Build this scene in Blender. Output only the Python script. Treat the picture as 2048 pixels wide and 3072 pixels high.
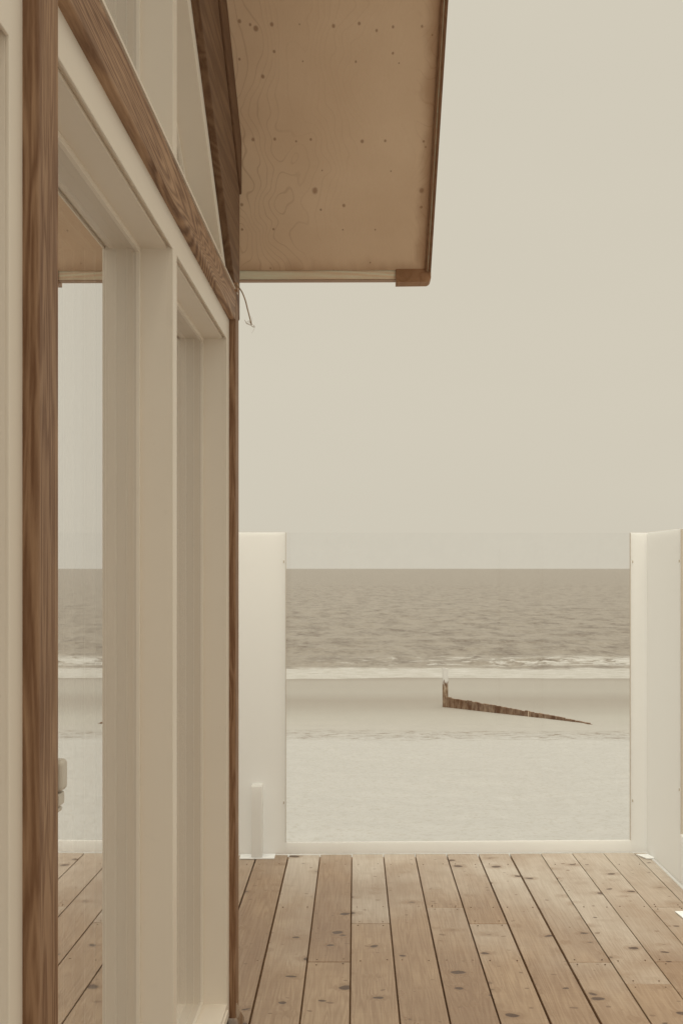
import bpy, bmesh, math, random
from mathutils import Vector, Matrix, noise

for o in list(bpy.data.objects): bpy.data.objects.remove(o)
S = bpy.context.scene
R = math.radians
random.seed(4)

# ---------------------------------------------------------------- camera
H = 1.36                                   # eye height above the deck
FPX, W0, H0 = 3000.0, 2048.0, 3072.0
cam = bpy.data.cameras.new('camera'); co = bpy.data.objects.new('camera', cam)
S.collection.objects.link(co); S.camera = co
co.location = (0, 0, H); co.rotation_euler = (R(90), 0, 0)
cam.sensor_fit = 'VERTICAL'; cam.sensor_height = 36; cam.sensor_width = 24
cam.lens = 36 * FPX / H0
cam.shift_x = -41 / H0; cam.shift_y = 170 / H0
cam.clip_start = 0.05; cam.clip_end = 60000

# ---------------------------------------------------------------- sky, sun, exposure
LIGHT = (1.0, 0.926, 0.760)                # warm grey of the overcast light
SUN_EL, SUN_AZ = 55, 188                   # high veiled sun, behind the viewer and a little to the left, over the house
w = bpy.data.worlds.new('World'); S.world = w; w.use_nodes = True
nt = w.node_tree; nt.nodes.clear()
def wn(t, **k):
    n = nt.nodes.new(t)
    for a, b in k.items(): setattr(n, a, b)
    return n
sky = wn('ShaderNodeTexSky'); sky.sky_type = 'NISHITA'; sky.sun_disc = False
sky.sun_elevation = R(SUN_EL); sky.sun_rotation = R(SUN_AZ); sky.air_density = 1.0; sky.dust_density = 4.0
bw = wn('ShaderNodeRGBToBW'); nt.links.new(sky.outputs[0], bw.inputs[0])
tint = wn('ShaderNodeMix', data_type='RGBA', blend_type='MULTIPLY'); tint.inputs[0].default_value = 1
nt.links.new(bw.outputs[0], tint.inputs[6]); tint.inputs[7].default_value = (*LIGHT, 1)
geo = wn('ShaderNodeTexCoord'); sep = wn('ShaderNodeSeparateXYZ'); nt.links.new(geo.outputs['Generated'], sep.inputs[0])
ramp = wn('ShaderNodeValToRGB'); nt.links.new(sep.outputs[2], ramp.inputs[0])
SKY = (0.640, 0.593, 0.487)
ramp.color_ramp.elements[0].position = 0.0; ramp.color_ramp.elements[0].color = (*[c * .98 for c in SKY], 1)
ramp.color_ramp.elements[1].position = 0.16; ramp.color_ramp.elements[1].color = (*SKY, 1)
for p_, k_ in ((.50, 1.0), (.64, 1.35), (1.0, 2.4)):      # overcast sky grows brighter towards the zenith
    e_ = ramp.color_ramp.elements.new(p_); e_.color = (*[c * k_ for c in SKY], 1)
cl = wn('ShaderNodeTexNoise'); cl.inputs['Scale'].default_value = 2.2; cl.inputs['Detail'].default_value = 3
mp = wn('ShaderNodeMapping'); mp.inputs['Scale'].default_value = (1, 1, 3.5)
nt.links.new(geo.outputs['Generated'], mp.inputs[0]); nt.links.new(mp.outputs[0], cl.inputs['Vector'])
cr = wn('ShaderNodeMapRange'); cr.inputs[1].default_value = .3; cr.inputs[2].default_value = .7
cr.inputs[3].default_value = .99; cr.inputs[4].default_value = 1.01; nt.links.new(cl.outputs[0], cr.inputs[0])
cm = wn('ShaderNodeMix', data_type='RGBA', blend_type='MULTIPLY'); cm.inputs[0].default_value = 1
nt.links.new(ramp.outputs[0], cm.inputs[6]); nt.links.new(cr.outputs[0], cm.inputs[7])
bg1 = wn('ShaderNodeBackground'); nt.links.new(cm.outputs[2], bg1.inputs[0]); bg1.inputs[1].default_value = 0.99
bg2 = wn('ShaderNodeBackground'); nt.links.new(tint.outputs[2], bg2.inputs[0]); bg2.inputs[1].default_value = 0.002
ad = wn('ShaderNodeAddShader'); nt.links.new(bg1.outputs[0], ad.inputs[0]); nt.links.new(bg2.outputs[0], ad.inputs[1])
wo = wn('ShaderNodeOutputWorld'); nt.links.new(ad.outputs[0], wo.inputs[0])

sl = bpy.data.lights.new('sun', 'SUN'); sl.energy = 2.2; sl.angle = R(38); sl.color = LIGHT
so = bpy.data.objects.new('sun', sl); S.collection.objects.link(so)
az, el = R(SUN_AZ), R(SUN_EL)
sd = Vector((math.sin(az) * math.cos(el), math.cos(az) * math.cos(el), math.sin(el)))
so.rotation_euler = sd.to_track_quat('Z', 'Y').to_euler()

S.view_settings.view_transform = 'Standard'; S.view_settings.look = 'None'
S.view_settings.exposure = 0; S.view_settings.gamma = 1
S.render.engine = 'CYCLES'
S.cycles.max_bounces = 16; S.cycles.glossy_bounces = 14; S.cycles.transparent_max_bounces = 16

# ---------------------------------------------------------------- node helpers
def lin(c):
    c /= 255.0
    return c / 12.92 if c <= .04045 else ((c + .055) / 1.055) ** 2.4
def alb(r, g, b, k=.75):
    """base colour of a surface that reads as sRGB (r,g,b) when it gets k of full light"""
    return tuple(min(.9, lin(v) / (k * l)) for v, l in zip((r, g, b), LIGHT))

class M:
    def __init__(s, name, rough=.6, spec=.4):
        s.m = bpy.data.materials.new(name); s.m.use_nodes = True
        s.t = s.m.node_tree; s.b = s.t.nodes['Principled BSDF']
        s.b.inputs['Roughness'].default_value = rough
        s.b.inputs['Specular IOR Level'].default_value = spec
        s.out = s.t.nodes['Material Output']
    def n(s, typ, **k):
        n = s.t.nodes.new(typ)
        for a, b in k.items(): setattr(n, a, b)
        return n
    def l(s, a, b): s.t.links.new(a, b)
    def coord(s, scale=(1, 1, 1), loc=(0, 0, 0), rot=(0, 0, 0), src=None):
        if src is None: src = s.n('ShaderNodeTexCoord').outputs['Object']
        m = s.n('ShaderNodeMapping'); m.inputs['Scale'].default_value = scale
        m.inputs['Location'].default_value = loc; m.inputs['Rotation'].default_value = rot
        s.l(src, m.inputs['Vector']); return m.outputs[0]
    def noise(s, vec, scale=1, detail=4, rough=.55, dist=0):
        n = s.n('ShaderNodeTexNoise'); n.inputs['Scale'].default_value = scale
        n.inputs['Detail'].default_value = detail; n.inputs['Roughness'].default_value = rough
        n.inputs['Distortion'].default_value = dist; s.l(vec, n.inputs['Vector']); return n.outputs[0]
    def rng(s, v, a, b, c=0., d=1., smooth=False):
        n = s.n('ShaderNodeMapRange')
        if smooth: n.interpolation_type = 'SMOOTHSTEP'
        for i, q in enumerate((a, b, c, d)): n.inputs[i + 1].default_value = q
        s.l(v, n.inputs[0]); return n.outputs[0]
    def math(s, op, a, b=None, c=None):
        n = s.n('ShaderNodeMath', operation=op)
        for i, v in enumerate((a, b, c)):
            if v is None: continue
            if isinstance(v, (int, float)): n.inputs[i].default_value = v
            else: s.l(v, n.inputs[i])
        return n.outputs[0]
    def mix(s, f, a, b, mode='MIX'):
        n = s.n('ShaderNodeMix', data_type='RGBA', blend_type=mode)
        for i, v in ((0, f), (6, a), (7, b)):
            if isinstance(v, (int, float)): n.inputs[i].default_value = v
            elif isinstance(v, tuple): n.inputs[i].default_value = (*v[:3], 1)
            else: s.l(v, n.inputs[i])
        return n.outputs[2]
    def col(s, v):
        if isinstance(v, tuple): s.b.inputs['Base Color'].default_value = (*v[:3], 1)
        else: s.l(v, s.b.inputs['Base Color'])
    def bump(s, h, strength=.3, dist=.01):
        n = s.n('ShaderNodeBump'); n.inputs['Strength'].default_value = strength
        n.inputs['Distance'].default_value = dist; s.l(h, n.inputs['Height'])
        s.l(n.outputs[0], s.b.inputs['Normal'])
    def sep(s, v):
        n = s.n('ShaderNodeSeparateXYZ'); s.l(v, n.inputs[0]); return n.outputs

def paint(name, col, rough=.45):
    m = M(name, rough, .4)
    v = m.coord()
    a = m.noise(v, 3, 5); b = m.noise(m.coord((30, 30, 4)), 1, 3)
    dirt = m.rng(m.noise(v, 22, 6, .7), .62, .8, 0, .35)
    c = m.mix(m.rng(a, .3, .7), tuple(x * .97 for x in col), col)
    c = m.mix(dirt, c, tuple(x * .8 for x in col))
    sc = m.rng(m.noise(m.coord((1, 1, .25)), 70, 4, .75), .70, .74)
    c = m.mix(m.math('MULTIPLY', sc, .4), c, tuple(x * q for x, q in zip(col, (.55, .48, .4))))
    m.col(c); m.bump(b, .12, .002)
    return m.m

def timber(name, dark, lite, along='Z', ringscale=55, rough=.6, wear=.25, pale=None, fine=9):
    """planed board: long wavy growth rings, fine fibre, a few knots"""
    m = M(name, rough, .3)
    st = {'X': (.06, 1, 1), 'Y': (1, .06, 1), 'Z': (1, 1, .06)}[along]
    v = m.coord(st)
    warp = m.noise(m.coord(tuple(q * 6 for q in st)), 1, 2)
    big = m.noise(v, fine, 2, .5, .6)
    rings = m.math('SINE', m.math('MULTIPLY', m.math('ADD', big, m.math('MULTIPLY', warp, .10)), ringscale))
    rings = m.rng(rings, -1, 1)
    fib = m.noise(m.coord(tuple(q * 1 for q in st)), 260, 3, .7)
    blot = m.noise(m.coord({'X': (.4, 1, 1), 'Y': (1, .4, 1), 'Z': (1, 1, .4)}[along]), 7, 4)
    f = m.math('ADD', m.math('MULTIPLY', rings, .45), m.math('MULTIPLY', m.rng(fib, .3, .7), .3))
    f = m.math('ADD', f, m.math('MULTIPLY', m.rng(blot, .3, .7), .25))
    c = m.mix(m.rng(f, .15, .85), dark, lite)
    if pale:
        c = m.mix(m.rng(m.noise(m.coord(st), 30, 5, .7), 1 - wear - .28, 1 - wear), c, pale)
    m.col(c); m.bump(f, .35, .0015)
    return m.m

# ---------------------------------------------------------------- mesh helpers
def put(name, bm, mat=None, parent=None, smooth=False, bevel=0, seg=2, loc=None):
    bmesh.ops.recalc_face_normals(bm, faces=bm.faces)
    me = bpy.data.meshes.new(name); bm.to_mesh(me); bm.free()
    o = bpy.data.objects.new(name, me); S.collection.objects.link(o)
    if mat: me.materials.append(mat)
    if smooth:
        for p in me.polygons: p.use_smooth = True
    if parent is not None: o.parent = parent
    if loc: o.location = loc
    if bevel:
        b = o.modifiers.new('bevel', 'BEVEL'); b.width = bevel; b.segments = seg; b.limit_method = 'ANGLE'
        b.angle_limit = R(35)
    return o
def box(bm, x0, x1, y0, y1, z0, z1):
    v = [bm.verts.new(p) for p in ((x0, y0, z0), (x1, y0, z0), (x1, y1, z0), (x0, y1, z0),
                                   (x0, y0, z1), (x1, y0, z1), (x1, y1, z1), (x0, y1, z1))]
    for f in ((0, 3, 2, 1), (4, 5, 6, 7), (0, 1, 5, 4), (1, 2, 6, 5), (2, 3, 7, 6), (3, 0, 4, 7)):
        bm.faces.new([v[i] for i in f])
    return v
def prism(bm, poly, x0, x1):
    """poly in (y,z), extruded along x"""
    a = [bm.verts.new((x0, y, z)) for y, z in poly]; b = [bm.verts.new((x1, y, z)) for y, z in poly]
    bm.faces.new(a); bm.faces.new(b[::-1]); n = len(poly)
    for i in range(n): bm.faces.new((a[i], b[i], b[(i + 1) % n], a[(i + 1) % n]))
def ring(bm, inner, outer, x0, x1):
    n = len(inner)
    P = [[bm.verts.new((x, y, z)) for y, z in q] for x in (x0, x1) for q in (inner, outer)]
    ia, oa, ib, ob = P
    for i in range(n):
        j = (i + 1) % n
        bm.faces.new((ia[i], oa[i], oa[j], ia[j])); bm.faces.new((ib[i], ib[j], ob[j], ob[i]))
        bm.faces.new((ia[i], ia[j], ib[j], ib[i])); bm.faces.new((oa[i], ob[i], ob[j], oa[j]))
def inset(poly, d):
    """shrink a convex polygon (counter-clockwise) by d"""
    n = len(poly); ls = []
    area = sum(poly[i][0] * poly[(i + 1) % n][1] - poly[(i + 1) % n][0] * poly[i][1] for i in range(n))
    s = 1 if area > 0 else -1
    for i in range(n):
        (x0, y0), (x1, y1) = poly[i], poly[(i + 1) % n]
        L = math.hypot(x1 - x0, y1 - y0); nx, ny = -(y1 - y0) / L * s, (x1 - x0) / L * s
        ls.append((x0 + nx * d, y0 + ny * d, x1 - x0, y1 - y0))
    out = []
    for i in range(n):
        ax, ay, adx, ady = ls[i - 1]; bx, by, bdx, bdy = ls[i]
        t = ((bx - ax) * bdy - (by - ay) * bdx) / (adx * bdy - ady * bdx)
        out.append((ax + adx * t, ay + ady * t))
    return out
def tube(bm, pts, rad, seg=8):
    rings = []
    for i, p in enumerate(pts):
        p = Vector(p); a = Vector(pts[max(0, i - 1)]); b = Vector(pts[min(len(pts) - 1, i + 1)])
        t = (b - a).normalized(); u = t.cross(Vector((0, 1, .01))).normalized(); v = t.cross(u)
        r = rad[i] if isinstance(rad, (list, tuple)) else rad
        rings.append([bm.verts.new(p + (u * math.cos(k * 2 * math.pi / seg) + v * math.sin(k * 2 * math.pi / seg)) * r) for k in range(seg)])
    for a, b in zip(rings, rings[1:]):
        for k in range(seg): bm.faces.new((a[k], a[(k + 1) % seg], b[(k + 1) % seg], b[k]))
    bm.faces.new(rings[0][::-1]); bm.faces.new(rings[-1])
def empty(name, label, cat, loc=(0, 0, 0), rz=0, group=None):
    o = bpy.data.objects.new(name, None); S.collection.objects.link(o)
    o.location = loc; o.rotation_euler.z = rz; o['label'] = label; o['category'] = cat
    if group: o['group'] = group
    return o
def struct(o): o['kind'] = 'structure'; return o

# ---------------------------------------------------------------- materials
WHITE = (.785, .712, .622)
m_white = paint('white_paint', WHITE)
m_screen = paint('screen_paint', (.895, .925, .95), .5)
m_opal = M('opal_board', .5, .4); m_opal.col((.945, .955, .955))
_t = m_opal.n('ShaderNodeBsdfTranslucent'); _t.inputs[0].default_value = (.975, .975, .972, 1)
_m = m_opal.n('ShaderNodeMixShader'); _m.inputs[0].default_value = .58
m_opal.l(m_opal.b.outputs[0], _m.inputs[1]); m_opal.l(_t.outputs[0], _m.inputs[2]); m_opal.l(_m.outputs[0], m_opal.out.inputs[0]); m_opal = m_opal.m
m_dark_post = timber('post_timber', alb(88, 59, 36, .60), alb(126, 97, 69, .60), 'Z', 40, .6, fine=38)
m_dark_beam = timber('beam_timber', alb(80, 52, 31, .58), alb(138, 108, 78, .58), 'Y', 190, .55)
m_rafter = timber('rafter_timber', alb(88, 60, 38, .85), alb(122, 92, 64, .95), 'Y', 60, .6)
m_barge = timber('barge_timber', alb(96, 67, 43, .62), alb(110, 80, 54, .62), 'Y', 60, .7)
m_headrafter = timber('upper_rafter_timber', alb(88, 60, 38, .8), alb(100, 71, 46, .8), 'Y', 60, .7)
m_cap = timber('cap_timber', alb(98, 69, 44, .42), alb(112, 82, 55, .42), 'Y', 60, .7)
m_fascia = timber('fascia_timber', alb(150, 128, 100, .36), alb(166, 148, 122, .36), 'X', 40, .6)
m_metal = M('grey_metal', .4, .5); m_metal.col(alb(160, 148, 126, .66)); m_metal = m_metal.m
m_brown = M('brown_metal', .5, .4); m_brown.col(alb(120, 92, 66, .5)); m_brown = m_brown.m
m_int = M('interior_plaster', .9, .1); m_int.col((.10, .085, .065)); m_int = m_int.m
m_roof = M('roof_felt', .85, .2); m_roof.col(m_roof.mix(m_roof.noise(m_roof.coord(), 60, 4), (.05, .04, .03), (.09, .07, .055))); m_roof = m_roof.m
m_spacer = M('spacer', .6, .2); m_spacer.col((.22, .11, .045)); m_spacer = m_spacer.m
m_line = M('gasket', .6, .2); m_line.col((.06, .045, .03)); m_line = m_line.m

def mirror_glass(name, refl, tintc, tr_c):
    m = M(name); t = m.t; t.nodes.remove(m.b)
    g = m.n('ShaderNodeBsdfGlossy'); g.inputs['Roughness'].default_value = 0.0; g.inputs[0].default_value = (*tintc, 1)
    tr = m.n('ShaderNodeBsdfTransparent'); tr.inputs[0].default_value = (*tr_c, 1)
    f = m.n('ShaderNodeFresnel'); f.inputs[0].default_value = 1.5
    k = m.rng(f.outputs[0], .04, .45, *refl)
    mx = m.n('ShaderNodeMixShader'); m.l(k, mx.inputs[0]); m.l(tr.outputs[0], mx.inputs[1]); m.l(g.outputs[0], mx.inputs[2])
    m.l(mx.outputs[0], m.out.inputs[0]); return m.m
m_glass = mirror_glass('coated_glass', (.75, .80), (1, 1, 1), (1, 1, 1))
m_glass_in = mirror_glass('inner_glass', (.99, 1.0), (1, 1, 1), (1, 1, 1))
mg = M('screen_glass'); mg.t.nodes.remove(mg.b)
g1 = mg.n('ShaderNodeBsdfGlossy'); g1.inputs['Roughness'].default_value = 0; g1.inputs[0].default_value = (1, 1, 1, 1)
g2 = mg.n('ShaderNodeBsdfTransparent')
salt = mg.rng(mg.noise(mg.coord(), 14, 6, .7), .35, .75, .985, .955)
gc = mg.n('ShaderNodeCombineColor')
for i in range(3): mg.l(salt, gc.inputs[i])
mg.l(gc.outputs[0], g2.inputs[0])
gm = mg.n('ShaderNodeMixShader'); gm.inputs[0].default_value = .03
mg.l(g2.outputs[0], gm.inputs[1]); mg.l(g1.outputs[0], gm.inputs[2]); mg.l(gm.outputs[0], mg.out.inputs[0])
m_clear = mg.m

# ================================================================ GROUND, SEA
DROP = [(-60, 2.60), (6, 2.62), (10, 2.75), (22, 3.62), (40, 4.387), (60, 5.3), (200, 9)]
def ground_z(y):
    for (a, b), (c, d) in zip(DROP, DROP[1:]):
        if y <= c:
            t = (y - a) / (c - a); return H - (b + (d - b) * t)
    return H - 9
def gz(x, y):
    z = sum(ground_z(y + k) for k in (-1.5, -.7, 0, .7, 1.5)) / 5
    if y < 24:
        z += .035 * noise.noise(Vector((x * .5, y * .5, 0))) + .03 * noise.noise(Vector((x * 1.9, y * 1.9, 3))) + .018 * noise.noise(Vector((x * 4.3, y * 4.3, 5)))
    else:
        z += .02 * noise.noise(Vector((x * .1, y * .3, 0)))
    return z
def axis(segs):
    out = []
    for a, b, s in segs:
        n = max(1, round((b - a) / s)); out += [a + (b - a) * i / n for i in range(n)]
    return out + [segs[-1][1]]
xs = axis([(-600, -60, 60), (-60, -8, 4), (-8, 12, .09), (12, 60, 4), (60, 600, 60)])
ys = axis([(-60, -8, 4), (-8, 5.5, .8), (5.5, 24, .09), (24, 46, .5), (46, 80, 4), (80, 200, 40)])
bm = bmesh.new()
G = [[bm.verts.new((x, y, gz(x, y))) for x in xs] for y in ys]
for j in range(len(ys) - 1):
    for i in range(len(xs) - 1): bm.faces.new((G[j][i], G[j][i + 1], G[j + 1][i + 1], G[j + 1][i]))
m = M('beach_sand', .85, .25)
v = m.coord(); X, Y, Z = m.sep(v)
dryc = alb(212, 205, 187, 1.52); dryd = alb(190, 180, 158, 1.52)
n1 = m.noise(v, 3.0, 6, .65); n2 = m.noise(v, 25, 5, .7); n3 = m.noise(m.coord((1, 1.2, 1)), 13, 6, .8)
sp = m.rng(m.noise(m.coord((1, 1, 1)), 24, 4, .8), .60, .68)
dry = m.mix(m.math('MULTIPLY', m.rng(n3, .50, .66), .7), dryc, dryd)
dry = m.mix(m.math('MULTIPLY', sp, .35), dry, alb(150, 134, 108, 1.48))
wob = m.math('MULTIPLY', m.math('SUBTRACT', m.noise(m.coord((.12, .25, 1)), 1, 4), .5), 3.0)
yy = m.math('ADD', Y, wob)
wr = m.n('ShaderNodeValToRGB'); m.l(m.rng(yy, 20, 42), wr.inputs[0])
els = wr.color_ramp.elements
stops = [(0.0, (204, 196, 178)), (.13, (198, 189, 169)), (.23, (193, 184, 163)), (.36, (178, 167, 146)), (.46, (172, 160, 139)), (.60, (184, 174, 153)), (.80, (182, 171, 150)), (.90, (168, 156, 135)), (1.0, (168, 156, 135))]
els[0].position, els[0].color = stops[0][0], (*alb(*stops[0][1], 1.48), 1)
els[1].position, els[1].color = stops[-1][0], (*alb(*stops[-1][1], 1.48), 1)
for p, c in stops[1:-1]:
    e = els.new(p); e.color = (*alb(*c, 1.48), 1)
c = m.mix(m.rng(yy, 20.6, 22.2), dry, wr.outputs[0])
# wrack line: broken dark weed and shell streaks
band = m.math('MULTIPLY', m.rng(m.math('ADD', Y, m.math('MULTIPLY', wob, .35)), 20.3, 20.8), m.rng(m.math('ADD', Y, m.math('MULTIPLY', wob, .35)), 22.6, 22.0))
wk = m.rng(m.noise(m.coord((.6, 2.0, 1)), 4.5, 7, .8), .5, .62)
c = m.mix(m.math('MULTIPLY', m.math('MULTIPLY', wk, band), .95), c, alb(130, 110, 84, 1.48))
m.col(c)
m.l(m.rng(yy, 21, 34, .95, .62), m.b.inputs['Roughness'])
m.bump(m.math('ADD', m.math('MULTIPLY', n3, .6), m.math('MULTIPLY', n2, .4)), .6, .03)
struct(put('sand', bm, m.m, smooth=True))

SEA = H - 4.387
xs = axis([(-30000, -2000, 4000), (-2000, -120, 200), (-120, -14, 4), (-14, 22, .3), (22, 120, 4), (120, 2000, 200), (2000, 30000, 4000)])
ys = axis([(39.2, 60, .16), (60, 110, .4), (110, 260, 1.4), (260, 1000, 15), (1000, 4000, 300), (4000, 40000, 4000)])
def seaz(x, y):
    a = min(1, max(.12, (y - 40) / 12)); f = 1 if y < 260 else 0
    z = .12 * noise.noise(Vector((x * .3, y * .28, 1))) + .08 * noise.noise(Vector((x * .8, y * .7, 2))) + .045 * noise.noise(Vector((x * 1.2, y * 1.7, 4)))
    r = .16 * math.exp(-((y - 46.9 - .5 * noise.noise(Vector((x * .15, 0, 9)))) / .7) ** 2) * min(1, max(.15, (x - 2) / 6))
    return SEA + (z * a + r) * f
bm = bmesh.new()
G = [[bm.verts.new((x, y, seaz(x, y))) for x in xs] for y in ys]
for j in range(len(ys) - 1):
    for i in range(len(xs) - 1): bm.faces.new((G[j][i], G[j][i + 1], G[j + 1][i + 1], G[j + 1][i]))
m = M('sea_water', .32, .5)
v = m.coord(); X, Y, Z = m.sep(v)
big = m.noise(m.coord((.55, .26, 1)), 1, 8, .8); mid = m.noise(m.coord((3.2, 1.5, 1)), 1, 6, .8)
far = m.noise(m.coord((.05, .03, 1)), 1, 6, .65)
base = m.mix(m.rng(big, .36, .54), alb(88, 64, 39, 1.35), alb(154, 139, 115, 1.35))
base = m.mix(m.math('MULTIPLY', m.rng(mid, .54, .64), .65), base, alb(178, 166, 144, 1.3))
fx = m.noise(m.coord((.7, 1.0, 1)), 1.3, 8, .78)
shore = m.math('MULTIPLY', m.math('SUBTRACT', m.noise(m.coord((.16, .02, 1)), 1, 5, .65), .5), 3.0)
ys_ = m.math('ADD', Y, shore)
swash = m.math('MULTIPLY', m.rng(ys_, 44.9, 43.7), m.rng(m.math('ADD', fx, m.rng(ys_, 44.9, 42.2, -.02, .35)), .44, .66))
brk = m.math('MULTIPLY', m.rng(ys_, 44.6, 45.6), m.rng(ys_, 51.0, 49.2))
brk = m.math('MULTIPLY', brk, m.rng(m.math('ADD', fx, m.rng(X, -4, 14, -.13, .06)), .48, .53))
foam = m.math('MAXIMUM', swash, brk)
m.col(m.mix(foam, base, m.mix(m.rng(m.noise(m.coord((.5, 1.6, 1)), 2, 6, .8), .38, .6), (.36, .35, .32), (.49, .485, .475))))
m.l(m.rng(foam, 0, 1, .32, .9), m.b.inputs['Roughness'])
m.bump(m.math('ADD', m.math('MULTIPLY', mid, .6), m.math('MULTIPLY', far, 1.5)), .6, .25)
struct(put('sea', bm, m.m, smooth=True))

# ================================================================ DECK
DY = 4.742
m = M('deck_timber', .5, .6)
at = m.n('ShaderNodeAttribute', attribute_name='board'); br = at.outputs['Fac']
off = m.n('ShaderNodeCombineXYZ'); m.l(m.math('MULTIPLY', br, 37), off.inputs[1]); m.l(m.math('MULTIPLY', br, 11), off.inputs[2])
va = m.n('ShaderNodeVectorMath', operation='ADD'); m.l(m.n('ShaderNodeTexCoord').outputs['Object'], va.inputs[0]); m.l(off.outputs[0], va.inputs[1])
v = va.outputs[0]
# growth rings bent round the knots
vor = m.n('ShaderNodeTexVoronoi'); vor.feature = 'F1'; vor.inputs['Scale'].default_value = 10.5; vor.inputs['Randomness'].default_value = 1
wv = m.n('ShaderNodeVectorMath', operation='ADD')
wn_ = m.n('ShaderNodeTexNoise'); wn_.inputs['Scale'].default_value = 14; m.l(v, wn_.inputs['Vector'])
ws = m.n('ShaderNodeVectorMath', operation='SCALE'); ws.inputs['Scale'].default_value = .04; m.l(wn_.outputs['Color'], ws.inputs[0])
m.l(v, wv.inputs[0]); m.l(ws.outputs[0], wv.inputs[1])
kv = m.n('ShaderNodeMapping'); kv.inputs['Scale'].default_value = (.72, 1.15, .02); m.l(wv.outputs[0], kv.inputs[0]); m.l(kv.outputs[0], vor.inputs['Vector'])
kx, ky, kz = m.sep(vor.outputs['Color'])
size = m.rng(kx, .0, 1, .05, .22)
knot = m.math('SUBTRACT', 1, m.math('DIVIDE', vor.outputs['Distance'], m.math('MAXIMUM', size, .0001)))
knot = m.rng(knot, 0, .28, 0, 1, True)
halo = m.rng(m.math('SUBTRACT', vor.outputs['Distance'], size), .28, -.02, 0, 1, True)
halo = m.math('MULTIPLY', halo, m.rng(kx, .3, .6))
gv = m.coord((1, .05, 1), src=v)
g = m.noise(gv, 22, 2, .5, .4)
rg = m.rng(m.math('SINE', m.math('ADD', m.math('MULTIPLY', g, 60), m.math('MULTIPLY', halo, 5))), -1, 1)
fib = m.rng(m.noise(gv, 160, 4, .8), .36, .64)
saw = m.rng(m.noise(m.coord((.3, 40, 1), src=v), 5, 2), .35, .65)
blot = m.rng(m.noise(m.coord((2.2, 1.1, 1), src=v), 2.2, 5, .6), .3, .7)
stain = m.rng(m.noise(m.coord((1, .8, 1)), 2.3, 4, .6), .45, .7)
dk = alb(112, 76, 45, .95); lt = alb(172, 143, 108, .97)
f = m.math('ADD', m.math('MULTIPLY', rg, .22), m.math('MULTIPLY', fib, .22))
f = m.math('ADD', f, m.math('MULTIPLY', saw, .08)); f = m.math('ADD', f, m.math('MULTIPLY', blot, .34))
f = m.math('ADD', f, m.math('MULTIPLY', m.math('FRACT', m.math('MULTIPLY', br, 7.13)), .26))
c = m.mix(f, dk, lt)
# light painted into the boards: paler grey far and right, brown in house shade
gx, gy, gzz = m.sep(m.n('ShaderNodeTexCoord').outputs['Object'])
paler = m.math('ADD', m.math('ADD', m.math('MULTIPLY', gx, .20), m.math('MULTIPLY', gy, .50)), m.math('MULTIPLY', m.math('SUBTRACT', m.noise(m.coord((1.6, 1.2, 1)), 1.6, 4), .5), .9))
paler = m.math('ADD', paler, m.math('MULTIPLY', m.math('SUBTRACT', m.math('FRACT', m.math('MULTIPLY', br, 3.7)), .5), .45))
paler = m.rng(paler, 1.80, 2.55, 0, 1, True)
c = m.mix(m.math('MULTIPLY', paler, .66), c, m.mix(f, alb(164, 148, 122, .78), alb(194, 184, 163, .84)))
# small pin knots
vs_ = m.n('ShaderNodeTexVoronoi'); vs_.inputs['Scale'].default_value = 24; m.l(kv.outputs[0], vs_.inputs['Vector'])
sx_, sy_, sz_ = m.sep(vs_.outputs['Color'])
pin = m.math('SUBTRACT', 1, m.math('DIVIDE', vs_.outputs['Distance'], m.rng(sx_, .40, 1, .001, .22)))
c = m.mix(m.math('MULTIPLY', m.rng(pin, 0, .3, 0, 1, True), .75), c, alb(92, 64, 40, .8))
c = m.mix(m.math('MULTIPLY', stain, .6), c, alb(126, 98, 70, .8))
c = m.mix(m.math('MULTIPLY', halo, .42), c, alb(118, 88, 58, .8))
c = m.mix(m.math('MULTIPLY', knot, .95), c, alb(66, 42, 24, .8))
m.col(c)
m.l(m.rng(blot, 0, 1, .27, .42), m.b.inputs['Roughness'])
hgt = m.math('ADD', m.math('MULTIPLY', rg, .4), m.math('MULTIPLY', fib, .6))
hgt = m.math('SUBTRACT', hgt, m.math('MULTIPLY', knot, .5))
m.bump(hgt, .35, .002)
m_deck = m.m
bm = bmesh.new(); lay = bm.faces.layers.float.new('board')
joints = {0: 3.83, -1: 3.458, 2: 4.012, 3: 3.831, 5: 3.458, 6: 3.274, 7: 3.46, 8: 4.02, -3: 2.6, 1: 2.4, 4: 2.2, -2: 2.9}
gapw = {0: .0045, -1: .005, -2: .006, 1: .0045, 2: .005, 3: .005, 4: .0065, 5: .008, 6: .0035, 7: .003, 8: .003, 9: .004}
XR = 1.392
nails = []
for k in range(-4, 10):
    x0 = -.0158 + .15 * k; x1 = x0 + .15
    g0 = gapw.get(k, .006) / 2; g1 = gapw.get(k + 1, .006) / 2
    if k == 8: x1 = 1.332
    if k == 9: x0, x1 = 1.332, XR
    yend = DY + ((x0 + x1) / 2 + .62) * .0245 + .0008
    j = joints.get(k, 2.5 + random.random()); cuts = [yend, j]
    while cuts[-1] > -3: cuts.append(cuts[-1] - random.choice((1.6, 2.0, 2.4)))
    for b, a in zip(cuts, cuts[1:]):
        fs0 = set(bm.faces)
        dz = random.uniform(-.0012, .0012)
        box(bm, x0 + g0, x1 - g1, a + .0012, b - .0012, -.018, dz)
        val = random.random()
        for f_ in set(bm.faces) - fs0: f_[lay] = val
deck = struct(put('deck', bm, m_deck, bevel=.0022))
m2 = M('nail_steel', .5, .5); m2.col(alb(96, 68, 44, 1)); m2 = m2.m
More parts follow.
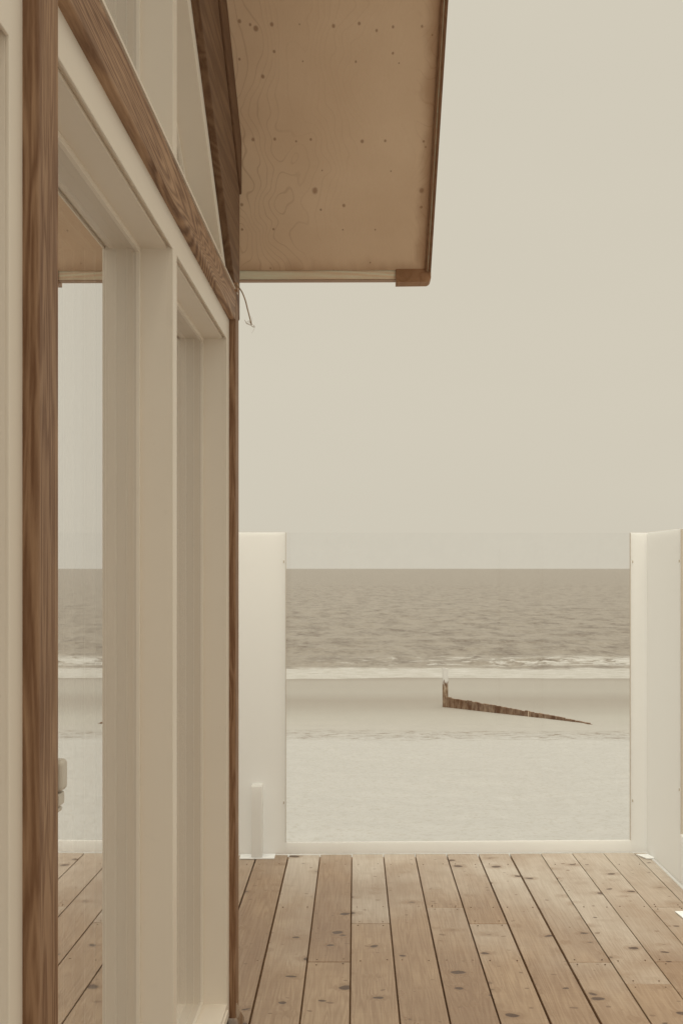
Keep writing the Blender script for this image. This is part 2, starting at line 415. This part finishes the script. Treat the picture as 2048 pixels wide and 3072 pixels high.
# nail heads, two to a board over every joist
bm = bmesh.new()
for k in range(-4, 9):
    x0 = -.0158 + .15 * k
    js = [y_ for y_ in (4.60, 4.02, 3.47, 2.9, 2.3, 1.7) if random.random() < .75]
    if k in joints: js += [joints[k] + .022, joints[k] - .022]
    for yj in js:
        for dx in (.028, .122):
            cx, cy = x0 + dx + random.uniform(-.006, .006), yj + random.uniform(-.006, .006)
            bmesh.ops.create_cone(bm, cap_ends=True, segments=10, radius1=.0028, radius2=.0025, depth=.0014,
                                  matrix=Matrix.Translation((cx, cy, .0012)))
o = put('nail_heads', bm, m2); o['kind'] = 'stuff'; o.parent = deck
# joists and dark void under the boards
mj = M('joist_timber', .8, .1); mj.col((.34, .20, .11)); mj = mj.m
bm = bmesh.new()
box(bm, -.62, XR, -3.0, DY + .04, -.20, -.0195)
put('underlay', bm, mj, deck)
bm = bmesh.new()
box(bm, -.62, XR, DY + .05, DY + .08, -.3, -.032)
for x in (-.5, .4, 1.3):
    for y in (0., 2.3, 4.6): box(bm, x - .05, x + .05, y - .05, y + .05, -1.5, -.2)
put('support', bm, mj, deck)

# ================================================================ HOUSE  (local: x = -a out from wall, y along wall, z up)
DEL = 28 / 3000
house = empty('beach_house', 'timber beach house with gabled plywood overhang, white window frames and dark brown posts', 'house', (0, 0, 0), -DEL)
AO, AT, AG = .380, .3996, .4733
SL = .74
hl = lambda d: 3.011 - SL * d          # rafter lower line (above eye)
hs = lambda d: 3.561 - SL * d          # soffit
YE, YC, YRG = 3.431, 3.024, -.6
P = lambda d, h: (d, H + h)

def window(d0, d1, e0, e1, h0, h1, g0, g1, label=None, raked=False, bead=True, groove=True):
    """opening d0..d1 x h0..h1, frame outline e0..e1 x g0..g1"""
    if raked:
        dip = .056
        top0 = hl(d0) - dip
        if hl(d1) - dip > h0 + .01:
            inner = [P(d0, h0), P(d1, h0), P(d1, hl(d1) - dip), P(d0, top0)]
            outer = [P(e0, g0), P(e1, g0), P(e1, hl(e1) + .012), P(e0, hl(e0) + .012)]
        else:
            de = (3.011 - dip - h0) / SL
            inner = [P(d0, h0), P(de, h0), P(d0, top0)]
            eo = min(e1, (3.011 + .012 - g0) / SL)
            outer = [P(e0, g0), P(eo, g0), P(e0, hl(e0) + .012)]
    else:
        inner = [P(d0, h0), P(d1, h0), P(d1, h1), P(d0, h1)]
        outer = [P(e0, g0), P(e1, g0), P(e1, g1), P(e0, g1)]
    wroot = bpy.data.objects.new('window', None); S.collection.objects.link(wroot); wroot.parent = house
    if label: wroot['label'] = label
    bm = bmesh.new()
    if groove and not raked:
        # lip, drip groove, then the deep reveal
        gi = [inner[0], inner[1], (inner[2][0], inner[2][1] + .006), (inner[3][0], inner[3][1] + .006)]
        ring(bm, inner, outer, -AT, -AT - .0045)
        ring(bm, gi, outer, -AT - .0045, -AT - .0125)
        ring(bm, inner, outer, -AT - .0125, -AG - .05)
    else:
        ring(bm, inner, outer, -AT, -AG - .05)
    bmesh.ops.remove_doubles(bm, verts=bm.verts, dist=1e-6)
    put('frame', bm, m_white, wroot, bevel=.0012)
    if bead:
        bm = bmesh.new(); ring(bm, inset(inner, .011), inset(inner, -.001), -AG + .007, -AG - .001)
        put('bead', bm, m_white, wroot, bevel=.001)
    bm = bmesh.new(); ring(bm, inset(inner, .004), inset(inner, -.002), -AG - .0015, -AG - .0205)
    put('spacer', bm, m_spacer, wroot)
    for nm, mt, x in (('glass_pane', m_glass, -AG), ('glass_pane', m_glass_in, -AG - .022)):
        bm = bmesh.new(); prism(bm, inset(inner, -.004), x, x - .0003)
        # single sheet: keep only the outer face of each pane
        for f_ in [f_ for f_ in bm.faces if abs(f_.calc_center_median().x - x) > 1e-5]: bm.faces.remove(f_)
        put(nm, bm, mt, wroot)
    return wroot

w1 = window(1.262, 2.085, 1.204, 2.107, -1.267, .669, -1.322, .775)
w2 = window(2.129, 2.903, 2.107, 2.962, -1.267, .669, -1.322, .775)
w0 = window(.262, 1.1225, .206, 1.204, -1.267, .600, -1.322, .775)
wm = window(-.70, .162, -.76, .206, -1.267, .600, -1.322, .775)
u1 = window(1.262, 2.085, 1.204, 2.107, .875, 0, .775, 0, raked=True)
u2 = window(2.129, 3.0, 2.107, 3.0, .875, 0, .775, 0, raked=True)
u0 = window(.262, 1.1225, .206, 1.204, .875, 0, .775, 0, raked=True)
um = window(-.52, .162, -.58, .206, .875, 0, .775, 0, raked=True)
# sloping sill noses
for a, b, wr_ in ((1.262, 2.085, w1), (2.129, 2.903, w2), (.262, 1.1225, w0)):
    bm = bmesh.new()
    vs = [(-AG + .006, a, H - 1.2665), (-AG + .006, b, H - 1.2665), (-AT + .004, b, H - 1.283), (-AT + .004, a, H - 1.283)]
    A_ = [bm.verts.new(p) for p in vs]; B_ = [bm.verts.new((p[0], p[1], H - 1.30)) for p in vs]
    bm.faces.new(A_); bm.faces.new(B_[::-1])
    for i in range(4): bm.faces.new((A_[i], B_[i], B_[(i + 1) % 4], A_[(i + 1) % 4]))
    put('sill', bm, m_white, wr_)
    bm = bmesh.new()
    for x in (-AG + .020, -AG + .028):
        bm = bmesh.new(); box(bm, x, x + .0012, a, b, H - 1.2705, H - 1.2685 - (x + AG) * .22)
        put('seal', bm, m_brown, wr_)
# small catch on the near edge of the first window
bm = bmesh.new(); box(bm, -.405, -.3825, 1.262, 1.290, H - .284, H - .244)
ct = put('catch', bm, m_metal, w1, bevel=.006, seg=3); ct['label'] = 'small grey metal catch'
bm = bmesh.new(); box(bm, -.405, -.386, 1.262, 1.286, H - .302, H - .286)
box(bm, -.405, -.390, 1.262, 1.290, H - .312, H - .306)
put('catch_lug', bm, m_metal, ct, bevel=.002)

# posts and beam
bm = bmesh.new(); box(bm, -.41, -AO, 1.166, 1.242, .012, H + hl(1.242) - .001); put('post', bm, m_dark_post, house, bevel=.004, seg=3)
bm = bmesh.new(); box(bm, -.41, -AO, .166, .242, .012, H + hl(.242) - .001); put('post', bm, m_dark_post, house, bevel=.004, seg=3)
bm = bmesh.new(); prism(bm, [(2.952, .03), (YC, .03), (YC, H + hl(YC) - .001), (2.952, H + hl(2.952) - .001)], -.49, -AO)
cp = put('corner_post', bm, m_dark_post, house, bevel=.003, seg=3)
for (a, b) in ((1.242, 2.952), (.242, 1.166), (-3.4, .166)):
    bm = bmesh.new(); box(bm, -.405, -AO - .0005, a + .0005, b - .0005, H + .735, H + .820)
    put('beam', bm, m_dark_beam, house, bevel=.004, seg=3)
# thin flashing on top of the beam, bent up at the corner
bm = bmesh.new(); box(bm, -.405, -AO + .002, 1.243, 2.99, H + .8202, H + .8235)
put('flashing', bm, m_white, house)
# rafters
def rake(o0, o1, y0, y1, x0, x1, name, mat, bevel=.003, parent=house):
    bm = bmesh.new(); prism(bm, [P(y0, hl(y0) + o0), P(y1, hl(y1) + o0), P(y1, hl(y1) + o1), P(y0, hl(y0) + o1)], x0, x1)
    return put(name, bm, mat, parent, bevel=bevel)
rake(0, .385, YRG, YC + .024, -.405, -AO, 'rafter', m_rafter)
rake(.387, .549, YRG, YC + .026, -.405, -AO + .006, 'rafter', m_headrafter)
# far side of the gable (mirror about the ridge), plain
def rake2(o0, o1, y0, y1, x0, x1, name, mat):
    f = lambda y: hl(2 * YRG - y)
    bm = bmesh.new(); prism(bm, [P(y0, f(y0) + o0), P(y1, f(y1) + o0), P(y1, f(y1) + o1), P(y0, f(y0) + o1)], x0, x1)
    return put(name, bm, mat, house, bevel=.003)
rake2(0, .549, -4.25, YRG, -.405, -AO, 'rafter', m_rafter)
# walls
m_clad = timber('cladding_timber', alb(110, 82, 56, .6), alb(150, 122, 92, .6), 'Z', 50, .7)
bm = bmesh.new(); prism(bm, [(-4.22, -.1), (-.76, -.1), (-.76, H + .73), (-.58, H + .82), (-.58, H + 3.4), (YRG, H + 3.43), (-4.22, H + .78)], -.50, -.402)
put('wall', bm, m_clad, house)
bm = bmesh.new(); box(bm, -4.4, -.492, YC - .07, YC - .01, -1.5, H + .75); put('wall', bm, m_clad, house)
bm = bmesh.new(); box(bm, -4.4, -.52, -4.22, -4.16, -1.5, H + .75); put('wall', bm, m_clad, house)
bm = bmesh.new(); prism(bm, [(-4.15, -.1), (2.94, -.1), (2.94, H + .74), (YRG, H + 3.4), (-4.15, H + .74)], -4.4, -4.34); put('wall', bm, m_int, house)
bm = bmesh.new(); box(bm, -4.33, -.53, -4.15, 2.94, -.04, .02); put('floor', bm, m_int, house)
bm = bmesh.new(); box(bm, -.50, -.402, -.75, 2.95, -.2, .036); put('plinth', bm, m_line, house)
bm = bmesh.new(); box(bm, -.56, -.35, -4.2, YC - .002, -1.5, -.21); put('plinth', bm, m_clad, house)

# plywood soffit ------------------------------------------------
m = M('plywood', .7, .25)
v = m.coord(); X, Y, Z = m.sep(v)
def onsoffit(px, py):
    d = 3.561 / (SL + (1706 - py) / 3000.); return (-(1093 - px) * d / 3000., d)
KN = [(718, 62, 9), (767, 84, 12), (750, 72, 7), (815, 72, 9), (898, 72, 5), (1000, 78, 9), (1077, 70, 8), (1129, 92, 7), (1178, 81, 7), (1265, 80, 7),
      (718, 176, 7), (788, 228, 9), (822, 153, 7), (908, 183, 4), (1067, 185, 6), (1196, 190, 4), (1178, 160, 6), (1296, 106, 5),
      (759, 417, 9), (824, 416, 8), (932, 418, 6), (1086, 424, 8), (1155, 423, 7), (1270, 425, 6), (1276, 442, 5), (888, 423, 5),
      (944, 572, 14), (1265, 572, 13), (1031, 616, 9), (966, 511, 4), (1172, 514, 4), (962, 629, 6), (820, 687, 6), (1028, 689, 5), (1125, 689, 5),
      (725, 613, 9), (726, 687, 6), (811, 804, 5), (1110, 788, 4), (1000, 811, 4), (1263, 622, 6)]
fl = m.n('ShaderNodeCombineXYZ'); m.l(X, fl.inputs[0]); m.l(Y, fl.inputs[1])
wz = m.n('ShaderNodeTexNoise'); wz.inputs['Scale'].default_value = 30; m.l(v, wz.inputs['Vector'])
dist = None
for px, py, r in KN:
    kx_, ky_ = onsoffit(px, py); r_ = r * .70 * ky_ / 3000
    d_ = m.n('ShaderNodeVectorMath', operation='DISTANCE'); m.l(fl.outputs[0], d_.inputs[0]); d_.inputs[1].default_value = (kx_, ky_, 0)
    q = m.math('DIVIDE', d_.outputs['Value'], r_)
    dist = q if dist is None else m.math('MINIMUM', dist, q)
dist = m.math('ADD', dist, m.math('MULTIPLY', m.math('SUBTRACT', wz.outputs[0], .5), .9))
kn = m.rng(dist, 1.15, .35, 0, 1, True)
g = m.noise(m.coord((1, .22, 1)), 5.2, 2, .5, .25)
g2_ = m.noise(m.coord((1, .30, 1), (3.1, 0, 0)), 2.2, 1, .5)
ph = m.math('ADD', m.math('MULTIPLY', g, 95), m.math('MULTIPLY', X, 230))
rg = m.math('SINE', ph)
lines = m.rng(rg, .88, 1.0)
edgew = m.math('MAXIMUM', m.rng(X, -.20, -.29), m.rng(X, .14, .2))   # grain reads where the veneer is flat-sawn
lines = m.math('MULTIPLY', lines, m.math('ADD', m.math('MULTIPLY', edgew, .6), m.math('MULTIPLY', m.rng(g2_, .5, .62), .28)))
fib = m.rng(m.noise(m.coord((1, .04, 1)), 210, 2), .3, .7)
paler = m.rng(m.noise(v, 4, 4), .3, .7)
c = m.mix(paler, alb(146, 124, 97, .40), alb(152, 131, 104, .40))
c = m.mix(m.math('MULTIPLY', fib, .15), c, alb(140, 114, 86, .39))
c = m.mix(m.math('MULTIPLY', lines, .42), c, alb(106, 76, 50, .39))
# ragged darker band along the barge board and the eaves
sn = m.noise(m.coord((1, 1, 1)), 9, 4)
e1 = m.rng(m.math('ADD', X, m.math('MULTIPLY', sn, .05)), .185, .228, 0, 1, True)
e2 = m.rng(m.math('ADD', Y, m.math('MULTIPLY', m.noise(m.coord((2.2, .3, 1)), 6, 2), .09)), 3.43, 3.50, 0, 1, True)
c = m.mix(m.math('MULTIPLY', m.math('MAXIMUM', e1, e2), .6), c, alb(108, 78, 52, .39))
c = m.mix(m.math('MULTIPLY', kn, .65), c, alb(90, 60, 38, .39))
m.col(c); m.bump(m.math('ADD', fib, m.math('MULTIPLY', rg, .3)), .12, .001)
m_ply = m.m
roof = bpy.data.objects.new('roof', None); S.collection.objects.link(roof); roof.parent = house
def sloped(o0, o1, y0, y1, x0, x1, name, mat, parent, bevel=0):
    bm = bmesh.new(); prism(bm, [P(y0, hs(y0) + o0), P(y1, hs(y1) + o0), P(y1, hs(y1) + o1), P(y0, hs(y0) + o1)], x0, x1)
    return put(name, bm, mat, parent, bevel=bevel)
def sloped2(o0, o1, y0, y1, x0, x1, name, mat, parent):
    f = lambda y: hs(2 * YRG - y)
    bm = bmesh.new(); prism(bm, [P(y0, f(y0) + o0), P(y1, f(y1) + o0), P(y1, f(y1) + o1), P(y0, f(y0) + o1)], x0, x1)
    return put(name, bm, mat, parent)
sloped(0, .018, YRG, YE - .002, -.60, .207, 'soffit', m_ply, roof)
sloped2(0, .018, -4.63, YRG, -.60, .207, 'soffit', m_ply, roof)
sloped(.019, .17, YRG, YE + .02, -4.8, .206, 'roof_slab', m_roof, roof)
sloped2(.019, .17, -4.66, YRG, -4.8, .206, 'roof_slab', m_roof, roof)
bb = sloped(-.012, .185, YRG, YE + .02, .2072, .2145, 'barge_board', m_barge, roof, .001)
sloped(-.009, .18, YRG, YE + .02, .2148, .2172, 'packing_strip', m_fascia, bb)
sloped(-.013, .20, YRG, YE + .024, .2175, .2270, 'cover_board', m_barge, bb, .001)
sloped2(-.012, .2, -4.66, YRG, .2072, .2270, 'barge_board', m_barge, roof)
bm = bmesh.new(); box(bm, -4.8, .1065, YE + .003, YE + .022, H + .9935, H + 1.16)
fa = put('fascia', bm, m_fascia, roof, bevel=.0015)
bm = bmesh.new(); box(bm, -4.8, .1065, YE + .001, YE + .03, H + .9905, H + .9932)
put('drip_edge', bm, m_brown, fa)
# end block with a rounded lower corner
bm = bmesh.new(); zt, zb, xa, xb, r = H + 1.06, H + .981, .1075, .2272, .016
pts = [(xa, zt), (xa, zb), (xb - r, zb + .001)] + [(xb - r + r * math.sin(t), zb + .001 + r - r * math.cos(t)) for t in [R(15 * i) for i in range(1, 7)]] + [(xb, zt)]
A_ = [bm.verts.new((x, YE - .006, z)) for x, z in pts]; B_ = [bm.verts.new((x, YE + .05, z)) for x, z in pts]
bm.faces.new(A_); bm.faces.new(B_[::-1])
for i in range(len(pts)): bm.faces.new((A_[i], B_[i], B_[(i + 1) % len(pts)], A_[(i + 1) % len(pts)]))
put('end_block', bm, m_cap, roof)

# splintered foot of the corner post: two torn flakes of timber
m_flake = timber('flake_timber', alb(128, 100, 72, .7), alb(178, 160, 134, .7), 'Z', 40, .8)
for (x, y, z0, z1, t, sw) in ((-.378, 2.957, .028, .072, .012, .004), (-.372, 2.962, .004, .058, .022, .010)):
    bm = bmesh.new(); n = 7; rows = []
    for i in range(n):
        f_ = i / (n - 1); z = z0 + (z1 - z0) * f_
        wd = t * (1 - abs(f_ - .45) * 1.3) + .0015; xo = x + sw * math.sin(f_ * 5) * .6 + .002 * random.random()
        rows.append([bm.verts.new(p) for p in ((xo - wd / 2, y, z), (xo + wd / 2, y + .002, z), (xo + wd / 2, y + .006, z), (xo - wd / 2, y + .005, z))])
    for a, b in zip(rows, rows[1:]):
        for k in range(4): bm.faces.new((a[k], a[(k + 1) % 4], b[(k + 1) % 4], b[k]))
    bm.faces.new(rows[0]); bm.faces.new(rows[-1][::-1])
    put('splinter', bm, m_flake, cp)

# ================================================================ CABLE hanging from the beam end
def at(px, py, d):        # a point at depth d seen at photo pixel (px,py)
    return Vector(((px - 1065) / 3000 * d, d, H + (1706 - py) / 3000 * d))
cab = empty('cable', 'thin loose cable hanging from the beam end at the house corner, frayed at its tip', 'cable', at(706, 850, 2.93))
m = M('cable_sheath', .5, .4); m.col(alb(140, 118, 90, .6)); m_cab = m.m
ctrl = [(702, 847, 2.975), (708, 853, 2.935), (718, 864, 2.915), (727, 878, 2.905), (736, 901, 2.9), (742, 925, 2.9), (748, 948, 2.9), (753, 968, 2.9), (755, 974, 2.9)]
def cat(pts, n=6):
    V = [at(*p) for p in pts]; V = [V[0]] + V + [V[-1]]; out = []
    for i in range(1, len(V) - 2):
        for k in range(n):
            t = k / n; a, b, c_, d_ = V[i - 1:i + 3]
            out.append(.5 * ((2 * b) + (c_ - a) * t + (2 * a - 5 * b + 4 * c_ - d_) * t * t + (3 * b - a - 3 * c_ + d_) * t ** 3))
    return out + [V[-2]]
org = at(706, 850, 2.93)
bm = bmesh.new(); tube(bm, [p - org for p in cat(ctrl)], .0019, 8); put('sheath', bm, m_cab, cab, smooth=True)
strands = [[(754, 972), (757, 980), (761, 978), (764, 979)], [(754, 972), (751, 976), (744, 970), (737, 965), (734, 959)],
           [(755, 975), (747, 972), (741, 971), (737, 967)], [(755, 975), (758, 981), (763, 982), (763, 978), (758, 974)],
           [(757, 980), (764, 981), (761, 990), (755, 1000)], [(753, 972), (748, 963), (743, 964), (742, 966)],
           [(754, 971), (756, 958), (753, 949)], [(756, 978), (753, 972), (748, 967), (745, 966)], [(757, 980), (750, 975), (744, 974), (738, 969), (735, 961)]]
bm = bmesh.new()
for i, s_ in enumerate(strands):
    tube(bm, [p - org for p in cat([(x, y, 2.9 + .004 * math.sin(i * 2 + j)) for j, (x, y) in enumerate(s_)], 5)], .00045 if i not in (4, 6) else .00028, 5)
put('frayed_wires', bm, m_cab, cab)
bm = bmesh.new(); q = at(706, 858, 2.94) - org
box(bm, q.x - .006, q.x + .008, q.y - .004, q.y + .02, q.z - .014, q.z + .010); put('clip', bm, m_brown, cab, bevel=.002)

# ================================================================ WIND SCREENS
TOPZ = H + (1706 - 1597) / 3000 * DY
def pxX(px, d=DY): return (px - 1065) / 3000 * d
def screen(name, label, length, openings, brackets, loc, rz, mat=None):
    mat = mat or m_opal
    """local: x along the screen, y outward (away from the deck), z up"""
    t = empty(name, label, 'windscreen', loc, rz, 'glass wind screens round the deck')
    bm = bmesh.new(); 
    # white boards between the openings
    edges = [0]
    for a, b, zb in openings: edges += [a, b]
    edges.append(length)
    for i in range(0, len(edges), 2):
        bm = bmesh.new(); box(bm, edges[i], edges[i + 1], .004, .016, .003, TOPZ)
        put('panel', bm, mat, t)
    for a, b, zb in openings:
        bm = bmesh.new(); box(bm, a, b, .004, .016, .003, zb); put('bottom_rail', bm, mat, t, bevel=.0015)
        bm = bmesh.new(); vs = [bm.verts.new(p) for p in ((a, .010, zb), (b, .010, zb), (b, .010, TOPZ - .0005), (a, .010, TOPZ - .0005))]
        bm.faces.new(vs); gp = put('glass_pane', bm, m_clear, t)
        for x in (a, b):
            s = 1 if x == a else -1
            bm = bmesh.new(); box(bm, min(x, x + s * .0022), max(x, x + s * .0022), .005, .015, zb, TOPZ - .001)
            put('seal', bm, m_metal, gp)
        for x, s in ((a, -1), (b, 1)):
            for z in (H + .033, zb + .19):
                bm = bmesh.new(); box(bm, x + s * .006, x + s * .0105, .0, .0045, z - .006, z + .006); put('clip', bm, m_metal, t, bevel=.001)
    for bx_ in brackets:
        bm = bmesh.new(); box(bm, bx_ - .026, bx_ + .026, -.066, .002, .0065, .342)
        br_ = put('bracket', bm, m_opal, t, bevel=.004, seg=3)
        bm = bmesh.new(); box(bm, bx_ - .080, bx_ + .083, -.071, .003, .0012, .0062)
        put('base_plate', bm, m_screen, br_, bevel=.001)
    return t
xl = -.62
rot = .0245
screen('wind_screen', 'wide glass wind screen facing the sea, pane between white boards at the deck end', XR - xl + .02,
       [(pxX(856) - xl, pxX(1900) - xl, .058)], [pxX(773) - xl], (xl, DY, 0), rot)
ws2 = screen('wind_screen', 'white boarded wind screen running along the right side of the deck', 3.9,
       [(.485, 2.2, .215), (2.4, 3.8, .215)], [], (XR + .001, DY + .055, 0), R(-90) + .006, mat=m_opal)
# low brackets of the side screen: wide plates on the deck
def plate(x0, x1, y0, y1, bx0, bx1, by0, by1, h):
    bm = bmesh.new(); box(bm, x0, x1, y0, y1, .0012, .0062)
    return bm
inv = (Matrix.Translation(ws2.location) @ Matrix.Rotation(ws2.rotation_euler.z, 4, 'Z')).inverted()
for (x0, x1, y0, y1) in ((pxX(1908), pxX(1942), 4.68, 4.745), (1.262, 1.392, 3.86, 3.955)):
    bm = bmesh.new()
    ps = [(x0, y1), (x1, y1), (x1, y0), (x0 + .03, y0), (x0 + .008, y0 + .022)] if x1 - x0 > .1 else [(x0, y1), (x1, y1), (x1 + .02, y0), (x0 + .028, y0)]
    A_ = [bm.verts.new(inv @ Vector((x, y, .0064))) for x, y in ps]; B_ = [bm.verts.new(inv @ Vector((x, y, .0012))) for x, y in ps]
    bm.faces.new(A_); bm.faces.new(B_[::-1])
    for i in range(len(ps)): bm.faces.new((A_[i], B_[i], B_[(i + 1) % len(ps)], A_[(i + 1) % len(ps)]))
    put('base_plate', bm, m_screen, ws2, bevel=.001)

# ================================================================ GROYNE
PX, PY = (1335 - 1065) / 3000 * 28.1, 28.1
EX, EY = (1778 - 1065) / 3000 * 23.7, 23.7
base = Vector((PX, PY, gz(PX, PY)))
gr = empty('groyne', 'weathered timber groyne sloping down into the wet sand, tall bleached post at its seaward end', 'groyne', base)
m = M('groyne_post', .8, .2); v = m.coord(); X, Y, Z = m.sep(v)
nn = m.noise(m.coord((1, 1, .25)), 16, 6, .7)
c = m.mix(m.rng(nn, .4, .6), alb(96, 66, 42, 1.0), alb(150, 128, 100, 1.0))
c = m.mix(m.rng(m.math('ADD', Z, m.math('MULTIPLY', m.math('SUBTRACT', nn, .5), .9)), .62, .74), c, alb(204, 196, 178, 1.05))
m.col(c); m.bump(nn, .6, .02); m_gp = m.m
m = M('groyne_planks', .85, .2); nn = m.noise(m.coord((1, 1, .3)), 8, 6, .75)
m.col(m.mix(m.rng(nn, .42, .72), alb(92, 60, 36, 1.1), alb(156, 130, 100, 1.1))); m.bump(nn, .6, .02); m_gw = m.m
bm = bmesh.new(); n = 10; rows = []
for i in range(n):
    z = -.3 + (1.07 + .3) * i / (n - 1); r = .073
    rows.append([bm.verts.new((sx * r + .006 * noise.noise(Vector((z * 4, k, 0))), sy * r, z + (.03 * (sx < 0) if i == n - 1 else 0))) for k, (sx, sy) in enumerate(((-1, -1), (-.3, -1.05), (.5, -1), (1, -.9), (1, 1), (-1, 1)))])
for a, b in zip(rows, rows[1:]):
    for k in range(6): bm.faces.new((a[k], a[(k + 1) % 6], b[(k + 1) % 6], b[k]))
bm.faces.new(rows[0]); bm.faces.new(rows[-1])
put('post', bm, m_gp, gr)
bm = bmesh.new(); bm2 = bmesh.new()
L = math.hypot(EX - PX, EY - PY); dirv = Vector((EX - PX, EY - PY, 0)) / L; nrm = Vector((-dirv.y, dirv.x, 0))
s = .06
while s < L - .05:
    wdt = random.uniform(.13, .2); s1 = min(L, s + wdt); f_ = (s + s1) / 2 / L
    hgt = .275 * (1 - f_) ** .95 + .02 if f_ < .82 else .055 * (1 - f_) / .18 + .012
    hgt *= random.uniform(.95, 1.04)
    zz = gz(PX + dirv.x * s, PY + dirv.y * s)
    jt = random.uniform(-.008, .008)
    q0 = base + dirv * (s + .003); q1 = base + dirv * (s1 - .003)
    vs = []
    for q, hh in ((q0, hgt + random.uniform(-.008, .008)), (q1, hgt + random.uniform(-.008, .008))):
        for side in (-.03, .03):
            for z in (zz - .25, zz + hh): vs.append(Vector((q.x, q.y, 0)) + nrm * (side + jt) + Vector((0, 0, z)) - base)
    V = [bm.verts.new(p) for p in vs]
    for f4 in ((0, 1, 3, 2), (4, 6, 7, 5), (0, 4, 5, 1), (2, 3, 7, 6), (1, 5, 7, 3), (0, 2, 6, 4)): bm.faces.new([V[i] for i in f4])
    s = s1 + 0
put('plank_wall', bm, m_gw, gr, bevel=.008)
# one pale stake still standing in the wall
bm = bmesh.new(); q = Vector((EX, EY, 0)) * .60 + Vector((PX, PY, 0)) * .40
zz = gz(q.x, q.y); q.z = zz; q = q - base
for z in (0,): box(bm, q.x - .008, q.x + .010, q.y - .07, q.y - .045, q.z - .1, q.z + .13)
put('stake', bm, m_flake, gr)
